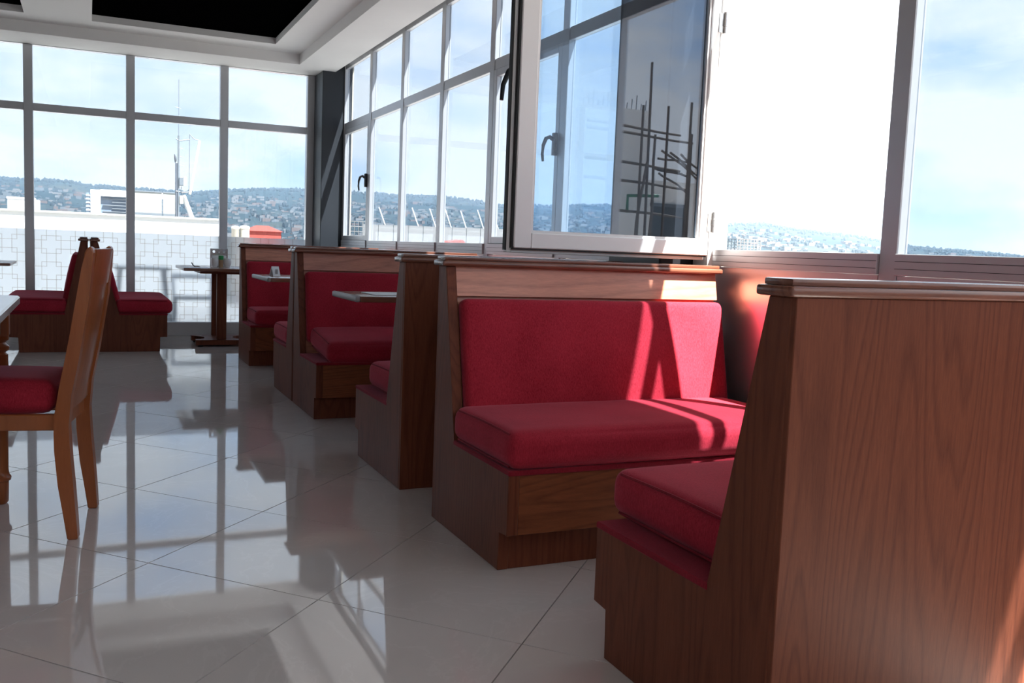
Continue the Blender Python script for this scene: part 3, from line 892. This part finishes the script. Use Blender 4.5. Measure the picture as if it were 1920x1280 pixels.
chair = thing('dining_chair', 'warm brown wooden dining chair with a maroon seat at the left', 'chair', (-0.03, 4.145, 0), R(-9.5))
ox = 0.055
fz = [(1.136, 0.018), (1.12, 0.006), (1.058, -0.006), (0.934, -0.027), (0.818, -0.046), (0.703, -0.067), (0.607, -0.086), (0.492, -0.105), (0.42, -0.108), (0.354, -0.107), (0.215, -0.095), (0.10, -0.077), (0.0, -0.064)]
rz_ = [(0.0, -0.026), (0.10, -0.032), (0.215, -0.040), (0.31, -0.048), (0.40, -0.053), (0.45, -0.055), (0.567, -0.045), (0.703, -0.018), (0.818, 0.0), (0.934, 0.019), (1.058, 0.031), (1.12, 0.036), (1.138, 0.030)]
poly = [(x + ox, z) for z, x in fz] + [(x + ox, z) for z, x in rz_]
for s in (-1, 1):
    yc = s * 0.222
    prism('back_leg', poly, 'y', yc - 0.028, yc + 0.028, 'wood_chair', chair, bev=0.005)
def curve_rail(name, z0, z1, xo, th, bow, parent):
    bm = bmesh.new()
    n = 8
    prevv = None
    xr = lambda z: 0.5 * (float(interp(fz, z)) + float(interp(rz_, z)))
    for i in range(n + 1):
        y = -0.196 + 0.392 * i / n
        bx_ = bow * (1 - (y / 0.196) ** 2)
        row = [bm.verts.new((xr(z) + ox + dx + bx_ + xo, y, z)) for (dx, z) in ((-th / 2, z0), (th / 2, z0), (th / 2, z1), (-th / 2, z1))]
        if prevv:
            for k in range(4):
                bm.faces.new((prevv[k], prevv[(k + 1) % 4], row[(k + 1) % 4], row[k]))
        else:
            bm.faces.new(row)
        prevv = row
    bm.faces.new(list(reversed(prevv)))
    return finish(name, bm, 'wood_chair', parent)
def interp(tab, z):
    tab = sorted(tab)
    for (a, xa), (b, xb) in zip(tab[:-1], tab[1:]):
        if a <= z <= b:
            return xa + (xb - xa) * (z - a) / (b - a + 1e-9)
    return tab[-1][1] if z > tab[-1][0] else tab[0][1]
def curve_panel(name, zs_, xo, th, bow, parent):
    bm = bmesh.new()
    n = 8
    grid = []
    for side in (-1, 1):
        g = []
        for z in zs_:
            xm = 0.5 * (interp(fz, z) + interp(rz_, z)) + ox + xo + side * th / 2
            g.append([bm.verts.new((xm + bow * (1 - (2 * i / n - 1) ** 2), -0.196 + 0.392 * i / n, z)) for i in range(n + 1)])
        grid.append(g)
    m_ = len(zs_)
    for g in grid:
        for a in range(m_ - 1):
            for i in range(n):
                bm.faces.new((g[a][i], g[a][i + 1], g[a + 1][i + 1], g[a + 1][i]))
    for a in range(m_ - 1):
        for i in (0, n):
            bm.faces.new((grid[0][a][i], grid[0][a + 1][i], grid[1][a + 1][i], grid[1][a][i]))
    for i in range(n):
        for a in (0, m_ - 1):
            bm.faces.new((grid[0][a][i], grid[0][a][i + 1], grid[1][a][i + 1], grid[1][a][i]))
    return finish(name, bm, 'wood_chair', parent)
curve_rail('crest_rail', 0.985, 1.128, 0.004, 0.03, 0.012, chair)
curve_rail('lower_rail', 0.50, 0.565, 0.002, 0.028, 0.006, chair)
curve_panel('back_splat', [0.565, 0.64, 0.72, 0.80, 0.88, 0.985], 0.004, 0.02, 0.010, chair)
for s in (-1, 1):
    box('seat_rail', -0.60, -0.045, s * 0.222 - 0.016, s * 0.222 + 0.016, 0.43, 0.492, 'wood_chair', chair, bev=0.004)
    prism('front_leg', [(-0.61, 0), (-0.565, 0), (-0.555, 0.492), (-0.615, 0.492)], 'y', s * 0.222 - 0.028, s * 0.222 + 0.028, 'wood_chair', chair, bev=0.004)
for x in (-0.59, -0.035):
    box('seat_rail', x - 0.014, x + 0.014, -0.206, 0.206, 0.43, 0.492, 'wood_chair', chair, bev=0.004)
rbox('seat_cushion', -0.335, 0, 0.555, 0.565, 0.455, 0.125, 0.05, 'velvet', chair, puff=(0.006, 0.006, 0.014), n=12)

# ------------------------------------------------------------------ outside: terrace
ter = box('terrace_slab', -9, 2.6, D + 0.16, 18.6, -0.35, -0.05, 'terrace'); tag(ter, kind='structure')
par = thing('parapet_wall', 'white terrace parapet seen above the frosted film', 'wall', (0, 18.2, 0))
box('wall_body', -9, 2.21, -0.15, 0.15, -0.05, 1.52, 'whitewash', par)
box('coping', -9.02, 2.23, -0.19, 0.19, 1.52, 1.553, 'sheet', par)
# outdoor table and chair behind the film
ot = thing('terrace_table', 'grey outdoor table blurred behind the frosted film', 'table', (0.68, 13.9, 0))
box('table_top', -0.36, 0.36, -0.36, 0.36, 0.725, 0.755, 'terrace_grey', ot, bev=0.006)
for sx in (-1, 1):
    for sy in (-1, 1):
        tube('leg', [(sx * 0.34, sy * 0.34, -0.05), (sx * 0.28, sy * 0.28, 0.725)], 0.02, 'terrace_grey', ot, 8)
oc = thing('terrace_chair', 'grey outdoor chair blurred behind the frosted film', 'chair', (1.36, 13.9, 0))
for s in (-1, 1):
    tube('back_leg', [(s * 0.27, 0.2, -0.05), (s * 0.255, 0.12, 0.35), (s * 0.27, 0.22, 0.66)], 0.022, 'terrace_grey', oc, 8)
    tube('front_leg', [(s * 0.27, -0.28, -0.05), (s * 0.255, -0.24, 0.34)], 0.022, 'terrace_grey', oc, 8)
box('seat', -0.27, 0.27, -0.27, 0.16, 0.32, 0.36, 'terrace_grey', oc, bev=0.01)
box('top_rail', -0.28, 0.28, 0.20, 0.235, 0.60, 0.665, 'terrace_grey', oc, bev=0.01)

# ------------------------------------------------------------------ outside: antenna mast on the neighbouring roof
mast = thing('antenna_mast', 'thin roof mast with dish, white panel antenna and boxes beyond the parapet', 'antenna', (1.99, 24, 0))
tube('pole', [(0, 0, 0.2), (0, 0, 3.6)], 0.022, 'galv', mast)
tube('pole', [(-0.045, 0.02, 0.2), (-0.045, 0.02, 2.95)], 0.028, 'dark_steel', mast)
tube('whip', [(0, 0, 3.6), (0.0, 0, 4.92)], 0.007, 'galv', mast)
for z, a, b in ((4.25, -0.08, 0.05), (4.05, -0.02, 0.14), (3.3, 0, 0.1), (3.1, 0, 0.08), (2.9, 0, 0.1)):
    tube('dipole', [(a, 0, z + 0.02), (b, 0, z - 0.01)], 0.006, 'galv', mast, 6)
dish = lathe('dish', [(0.005, 0.0), (0.06, 0.012), (0.11, 0.045), (0.105, 0.05), (0.05, 0.03), (0.004, 0.03)], 'dark_steel', mast, 18)
dish.rotation_euler = (0, R(-95), 0); dish.location = Vector((-0.04, 0, 3.06)) * S
tube('arm', [(-0.06, 0, 3.52), (0.03, 0, 3.48), (0.25, 0, 3.53)], 0.014, 'galv', mast, 6)
tube('arm', [(0.25, 0, 3.65), (0.35, 0, 3.55), (0.46, 0, 3.53)], 0.010, 'galv', mast, 6)
tube('tie_rod', [(0.25, 0, 3.66), (0.24, 0, 2.28)], 0.009, 'galv', mast, 6)
pa = box('panel_antenna', -0.03, 0.03, -0.03, 0.03, -0.66, 0.66, 'antenna_cream', mast, bev=0.012)
pa.location = Vector((0.37, 0, 2.87)) * S; pa.rotation_euler = (0, R(9.5), 0)
tube('arm', [(-0.06, 0, 2.28), (0.1, 0, 2.26), (0.3, 0, 2.28)], 0.018, 'galv', mast, 6)
box('radio_box', 0.01, 0.11, -0.06, 0.06, 2.42, 2.62, 'galv', mast, bev=0.01)
box('radio_box', 0.11, 0.18, -0.06, 0.06, 2.42, 2.64, 'whitewash', mast, bev=0.01)
box('radio_box', 0.02, 0.11, -0.05, 0.05, 1.98, 2.18, 'sheet', mast, bev=0.01)
tube('cable', [(0.07, -0.02, 2.4), (0.05, -0.02, 2.3), (0.1, -0.02, 2.2), (0.2, -0.02, 1.95), (0.28, -0.02, 2.05), (0.29, -0.02, 2.2)], 0.007, 'dark_steel', mast, 6)
tube('stay', [(0.12, 0.05, 2.2), (0.33, 0.05, 1.62), (0.36, 0.05, 1.5)], [0.05, 0.06, 0.07], 'whitewash', mast, 10)
box('roof_plinth', -0.3, 0.6, -0.5, 0.5, -0.1, 0.2, 'concrete', mast)

# sheet screen beside the mast
scr = thing('sheet_screen', 'pale sheet panel screen standing beyond the parapet beside the mast', 'screen', (1.6, 27, 0))
for a, b in ((-0.60, 0.215), (0.25, 0.60)):
    box('panel', a, b, -0.03, 0.03, 1.80, 2.35, 'sheet', scr)
    box('top_rail', a, b, -0.05, 0.02, 2.35, 2.382, 'galv', scr)
    box('bottom_rail', a, b, -0.05, 0.02, 1.72, 1.80, 'galv', scr)
for x in (-0.5, 0.2, 0.5):
    tube('post', [(x, 0.06, -2.0), (x, 0.06, 2.35)], 0.025, 'galv', scr, 8)

# modern white building with louvred glass
mb = thing('white_office_building', 'white framed modern building with blue louvred facade beyond the parapet', 'building', (1.7, 60, 0))
box('side_wing', -1.78, -1.55, 0.1, 3.5, -20, 3.55, 'blue_glass', mb)
for i in range(7):
    box('floor_band', -1.80, -1.53, 0.06, 0.1, 2.1 + i * 0.21, 2.17 + i * 0.21, 'whitewash', mb)
box('wall', -1.55, -1.02, 0, 4, -20, 3.75, 'whitewash', mb)
box('lintel', -1.02, 2.4, 0, 4, 3.40, 3.78, 'whitewash', mb)
box('glazing', -1.02, 2.4, 0.25, 4, -20, 3.40, 'blue_glass', mb)
for i in range(9):
    z = 1.75 + i * 0.185
    box('louvre', -0.9 + 0.5 * (i % 2), 2.4, 0.12, 0.24, z, z + 0.05, 'galv', mb)
# small white roof hut at the far left
hut = thing('roof_hut', 'small white rooftop hut beyond the parapet at the far left', 'hut', (-2.1, 42, 0))
box('wall', -0.75, 0.35, -0.5, 0.5, -3, 2.42, 'whitewash', hut)
box('roof', -0.78, 0.2, -0.53, 0.53, 2.42, 2.5, 'whitewash', hut)

# roof tanks and red roof
for k, (x, r_, z0, z1) in enumerate(((6.93, 0.20, 1.2, 1.68), (7.40, 0.24, 1.2, 1.72))):
    wt = thing('roof_tank', ('smaller', 'larger')[k] + ' of two cream water tanks beyond the far window', 'tank', (x, 50, 0), group='cream water tanks')
    lathe('tank_body', [(r_, z0 - 3), (r_, z1), (r_ * 1.08, z1 + 0.02), (r_ * 1.08, z1 + 0.06)], 'cream_render', wt, 18)
    lathe('lid', [(r_ * 1.08, z1 + 0.06), (r_ * 1.1, z1 + 0.09), (r_ * 0.9, z1 + 0.16), (r_ * 0.2, z1 + 0.2)], 'whitewash', wt, 18)
rh = thing('red_roofed_house', 'house with a bright red hipped roof beyond the far window', 'house', (9.15, 55, 0))
box('wall', -0.85, 0.95, -0.5, 1.6, -8, 1.72, 'red_roof', rh)
bm = bmesh.new()
q = [bm.verts.new(c) for c in ((-0.98, -0.62, 1.70), (1.05, -0.62, 1.70), (1.05, 1.7, 1.70), (-0.98, 1.7, 1.70), (-0.3, 0.5, 2.03), (0.4, 0.5, 2.03))]
for f in ((0, 1, 5, 4), (1, 2, 5), (2, 3, 4, 5), (3, 0, 4), (3, 2, 1, 0)):
    bm.faces.new([q[i] for i in f])
finish('roof', bm, 'red_roof', rh)

# sheet hoarding with leaning masts and a low red roof in front of the hills
hb = thing('stadium_hoarding', 'long pale hoarding with leaning white masts before the hills', 'fence', (53, 150, 0))
for i in range(10):
    x = -12 + i * 2.6
    box('sheet', x, x + 2.5, -0.1, 0.1, -14, 4.62 + 0.012 * x, 'concrete', hb)
for x, z in ((-7.7, 4.75), (-2.0, 5.0), (1.1, 5.0), (3.9, 5.0), (6.7, 4.95), (9.8, 5.3), (12.6, 5.3)):
    tube('mast', [(x, 0.3, z - 1.5), (x - 1.6, 0.3, z + 2.6)], 0.10, 'whitewash', hb, 6)
rr_ = thing('red_sheet_roof', 'low red sheet roof before the pale hoarding', 'roof', (52.3, 140, 0))
prism('roof_sheet', [(-2.6, 1.75), (2.6, 1.9), (2.0, 2.5)], 'y', -1, 3, 'red_roof', rr_)
box('wall', -2.4, 2.4, -0.8, 2.8, -14, 1.75, 'house_white', rr_)
# concrete frame blocks
def frame_block(label, x, y, z0, z1, w, dd, nx, nz):
    t = thing('concrete_frame_building', label, 'building', (x, y, 0))
    for i in range(nz + 1):
        z = z0 + (z1 - z0) * i / nz
        box('slab', -w / 2, w / 2, 0, dd, z, z + (z1 - z0) * 0.035, 'concrete', t)
    for i in range(nx + 1):
        xx = -w / 2 + w * i / nx
        for yy_ in (0, dd):
            box('column', xx - w * 0.012, xx + w * 0.012, yy_ - w * 0.012, yy_ + w * 0.012, z0 - 10, z1, 'concrete', t)
    return t
frame_block('unfinished concrete frame block on the hillside through the open casement', 239, 300, 3.0, 9.0, 11.5, 8, 7, 5)
frame_block('white concrete frame block in the narrow far window by the column', 38.9, 145, 1.5, 4.7, 2.6, 2, 4, 4)

# ------------------------------------------------------------------ building with pole scaffold, mirrored in the casement glass
sb = thing('scaffolded_building', 'white rendered building under pole scaffolding, mirrored in the casement glass', 'building', (12.6, -12.4, 0))
box('tower', -1.9, 0.13, -3.0, 0, -12, 4.74, 'whitewash', sb)
box('low_wing', 0.13, 3.6, -3.0, 0.0, -12, 3.06, 'whitewash', sb)
for i in range(14):
    x = -1.75 + i * 0.135
    tube('rebar', [(x, -0.1, 4.74), (x + 0.01, -0.1, 4.9 + 0.1 * ((i * 7) % 3))], 0.012, 'dark_steel', sb, 5)
wdw = box('window', 0.28, 1.25, -0.04, 0.01, 0.9, 2.42, 'dark_opening', sb)
box('window_frame', 0.22, 1.32, 0.0, 0.05, 2.42, 2.5, 'dark_steel', wdw)
box('window_frame', 1.25, 1.32, 0.0, 0.05, 0.9, 2.42, 'dark_steel', wdw)
sc_t = thing('pole_scaffold', 'rough wooden pole scaffold against the white building, mirrored in the casement', 'scaffold', (12.6, -12.4, 0))
def pole(a, b, r_=0.045, name='pole'):
    A, B = Vector(a), Vector(b)
    n = 5
    pts, rads = [], []
    for i in range(n + 1):
        t = i / n
        j = 0.035 * math.sin(t * 3.1 * 2 + a[0] * 9 + a[2])
        pts.append(A.lerp(B, t) + Vector((j, 0, j * 0.4))); rads.append(r_ * (1 - 0.3 * t))
    tube(name, pts, rads, 'raw_pole', sc_t, 7)
FY = 0.55
for x, top in ((-1.35, 4.6), (-0.52, 4.75), (-0.28, 5.8), (0.20, 4.8), (0.86, 4.95), (0.92, 4.2)):
    pole((x, FY, -12), (x + 0.03, FY, top))
pole((-0.62, FY + 0.1, 1.0), (-0.38, FY + 0.1, 3.4)); pole((-0.2, FY + 0.1, 1.0), (-0.12, FY + 0.1, 4.1))
for z, x0, x1 in ((4.28, -1.9, 0.72), (4.12, -1.9, 1.1), (3.42, -1.9, 0.78), (2.98, -1.9, 1.0), (2.27, -1.9, 0.95), (3.3, 0.0, 0.95)):
    pole((x0, FY - 0.1, z + 0.02), (x1, FY - 0.1, z - 0.12), 0.04)
for (a, b) in (((0.15, FY, 3.75), (1.5, FY, 2.95)), ((0.35, FY, 3.7), (1.62, FY, 3.0)), ((0.1, FY, 3.2), (0.95, FY, 2.75)), ((0.7, FY, 3.7), (1.75, FY, 3.0)), ((0.05, FY, 3.55), (1.0, FY, 3.5))):
    pole(a, b, 0.03)
tube('green_pipe', [(-0.62, 0.3, 2.2), (-0.62, 0.3, 2.62), (0.25, 0.3, 2.66)], 0.04, 'green_pipe', sc_t, 8)

# ------------------------------------------------------------------ hills, houses and trees
prof_az = [(-180, 2.2), (-60, 2.3), (-20, 2.6), (-4.26, 2.72), (-0.92, 2.8), (-0.12, 2.62), (2.07, 2.6), (5.77, 2.56), (7.38, 2.8), (9.63, 2.98), (12.24, 3.08), (14.43, 3.05), (17.45, 3.0), (20.02, 3.02),
           (22.46, 2.83), (23.61, 2.65), (25.07, 2.68), (30.08, 2.92), (34, 2.5), (37.26, 2.02), (39.25, 2.1), (41.38, 1.80), (44.33, 1.56), (45.78, 1.32), (47.75, 1.02), (50.59, 0.86), (56, 0.5), (70, 0.2), (110, 0.4), (150, 1.6), (180, 2.2)]
def el_of(a):
    for (p, q), (r_, s_) in zip(prof_az[:-1], prof_az[1:]):
        if p <= a <= r_:
            return q + (s_ - q) * (a - p) / (r_ - p)
    return 1.0
RH = 1150.0
def hill_z(az, r):
    crest = CH + RH * math.tan(R(el_of(az)))
    t = max(0.0, min(1.0, (r - 160) / (RH - 160)))
    base = -14.0
    wob = 3.0 * math.sin(az * 0.9 + r * 0.011) * math.sin(r * 0.016 + az * 0.3) * (1 - t) * t * 4
    z = base + (crest - base) * (t ** 1.25) + wob
    if r > RH: z = crest - (r - RH) * 0.12
    return z
bm = bmesh.new()
azs = [a * 1.0 for a in range(-180, -8, 6)] + [-8 + i * 0.45 for i in range(0, 151)] + [62 + i * 6 for i in range(0, 20)]
azs = [a for a in azs if a <= 180]
rs = [22, 60, 110, 160, 210, 270, 340, 420, 500, 590, 680, 770, 860, 950, 1040, 1100, 1150, 1250, 1500]
rows = []
for a in azs:
    rows.append([bm.verts.new((r * math.sin(R(a)), r * math.cos(R(a)), (hill_z(a, r) if r >= 160 else -14) - (6 if r < 30 else 0))) for r in rs])
for i in range(len(rows) - 1):
    for j in range(len(rs) - 1):
        bm.faces.new((rows[i][j], rows[i][j + 1], rows[i + 1][j + 1], rows[i + 1][j]))
hl = finish('ground_hills', bm, 'hill', None, smooth=True)
tag(hl, 'blue wooded hills and town ground beyond the windows', kind='structure')

rng = random.Random(11)
def scatter_boxes(name, label, mat, n, rmin, rmax, szr, azr=(-8, 54)):
    bm = bmesh.new()
    for _ in range(n):
        a = rng.uniform(*azr); r = rmin + (rmax - rmin) * rng.random() ** 1.3
        z = hill_z(a, r)
        sx, sy, sz = rng.uniform(*szr) * (0.5 + r / 900), rng.uniform(*szr) * (0.5 + r / 900), rng.uniform(0.3, 0.8) * szr[0] * (0.5 + r / 900)
        cx, cy_ = r * math.sin(R(a)), r * math.cos(R(a))
        a_box(bm, cx - sx, cx + sx, cy_ - sy, cy_ + sy, z - 2, z + sz + 0.6)
    o = finish(name, bm, mat)
    return tag(o, label, 'houses', None, 'stuff')
scatter_boxes('distant_white_houses', 'scattered pale houses on the distant hillside', 'house_white', 1500, 220, 950, (0.8, 2.4))
scatter_boxes('distant_terracotta_houses', 'scattered terracotta roofed houses on the distant hillside', 'house_pink', 1000, 200, 950, (0.8, 2.4))
scatter_boxes('distant_grey_houses', 'scattered grey roofed houses on the distant hillside', 'house_grey', 1100, 200, 900, (0.8, 2.6))
bm = bmesh.new()
_t = bmesh.new(); bmesh.ops.create_icosphere(_t, subdivisions=1, radius=1.0)
ICO_V = [v.co.copy() for v in _t.verts]; ICO_F = [[v.index for v in f.verts] for f in _t.faces]; _t.free()
def blob(bm, c, r_, zs):
    vv = [bm.verts.new(Vector((p.x, p.y, p.z * zs)) * r_ * rng.uniform(0.75, 1.2) + Vector(c)) for p in ICO_V]
    for f in ICO_F: bm.faces.new([vv[i] for i in f])
for k in range(5200):
    a = rng.uniform(-8, 54)
    r = RH - rng.random() ** 2 * 60 if k < 2800 else rng.uniform(300, 1100)
    r_ = rng.uniform(0.9, 2.1)
    blob(bm, (r * math.sin(R(a)), r * math.cos(R(a)), hill_z(a, r) + r_ * 0.4), r_, rng.uniform(0.8, 1.5))
tr_ = finish('distant_trees', bm, 'tree')
tag(tr_, 'dark trees along the distant ridge and slopes', 'trees', None, 'stuff')

# ------------------------------------------------------------------ haze over the valley
hz_mat = bpy.data.materials.new('valley_haze'); hz_mat.use_nodes = True
hn = hz_mat.node_tree.nodes; hn.clear()
ho = hn.new('ShaderNodeOutputMaterial'); hv = hn.new('ShaderNodeVolumeScatter')
hv.inputs['Color'].default_value = (0.50, 0.74, 1.0, 1); hv.inputs['Density'].default_value = 0.00048
hv.inputs['Anisotropy'].default_value = 0.2
hz_mat.node_tree.links.new(hv.outputs[0], ho.inputs['Volume'])
hzb = box('valley_haze', -900, 1600, 75, 1500, -40, 72, hz_mat)
tag(hzb, 'thin blue haze lying over the valley and hills', 'haze', None, 'stuff')
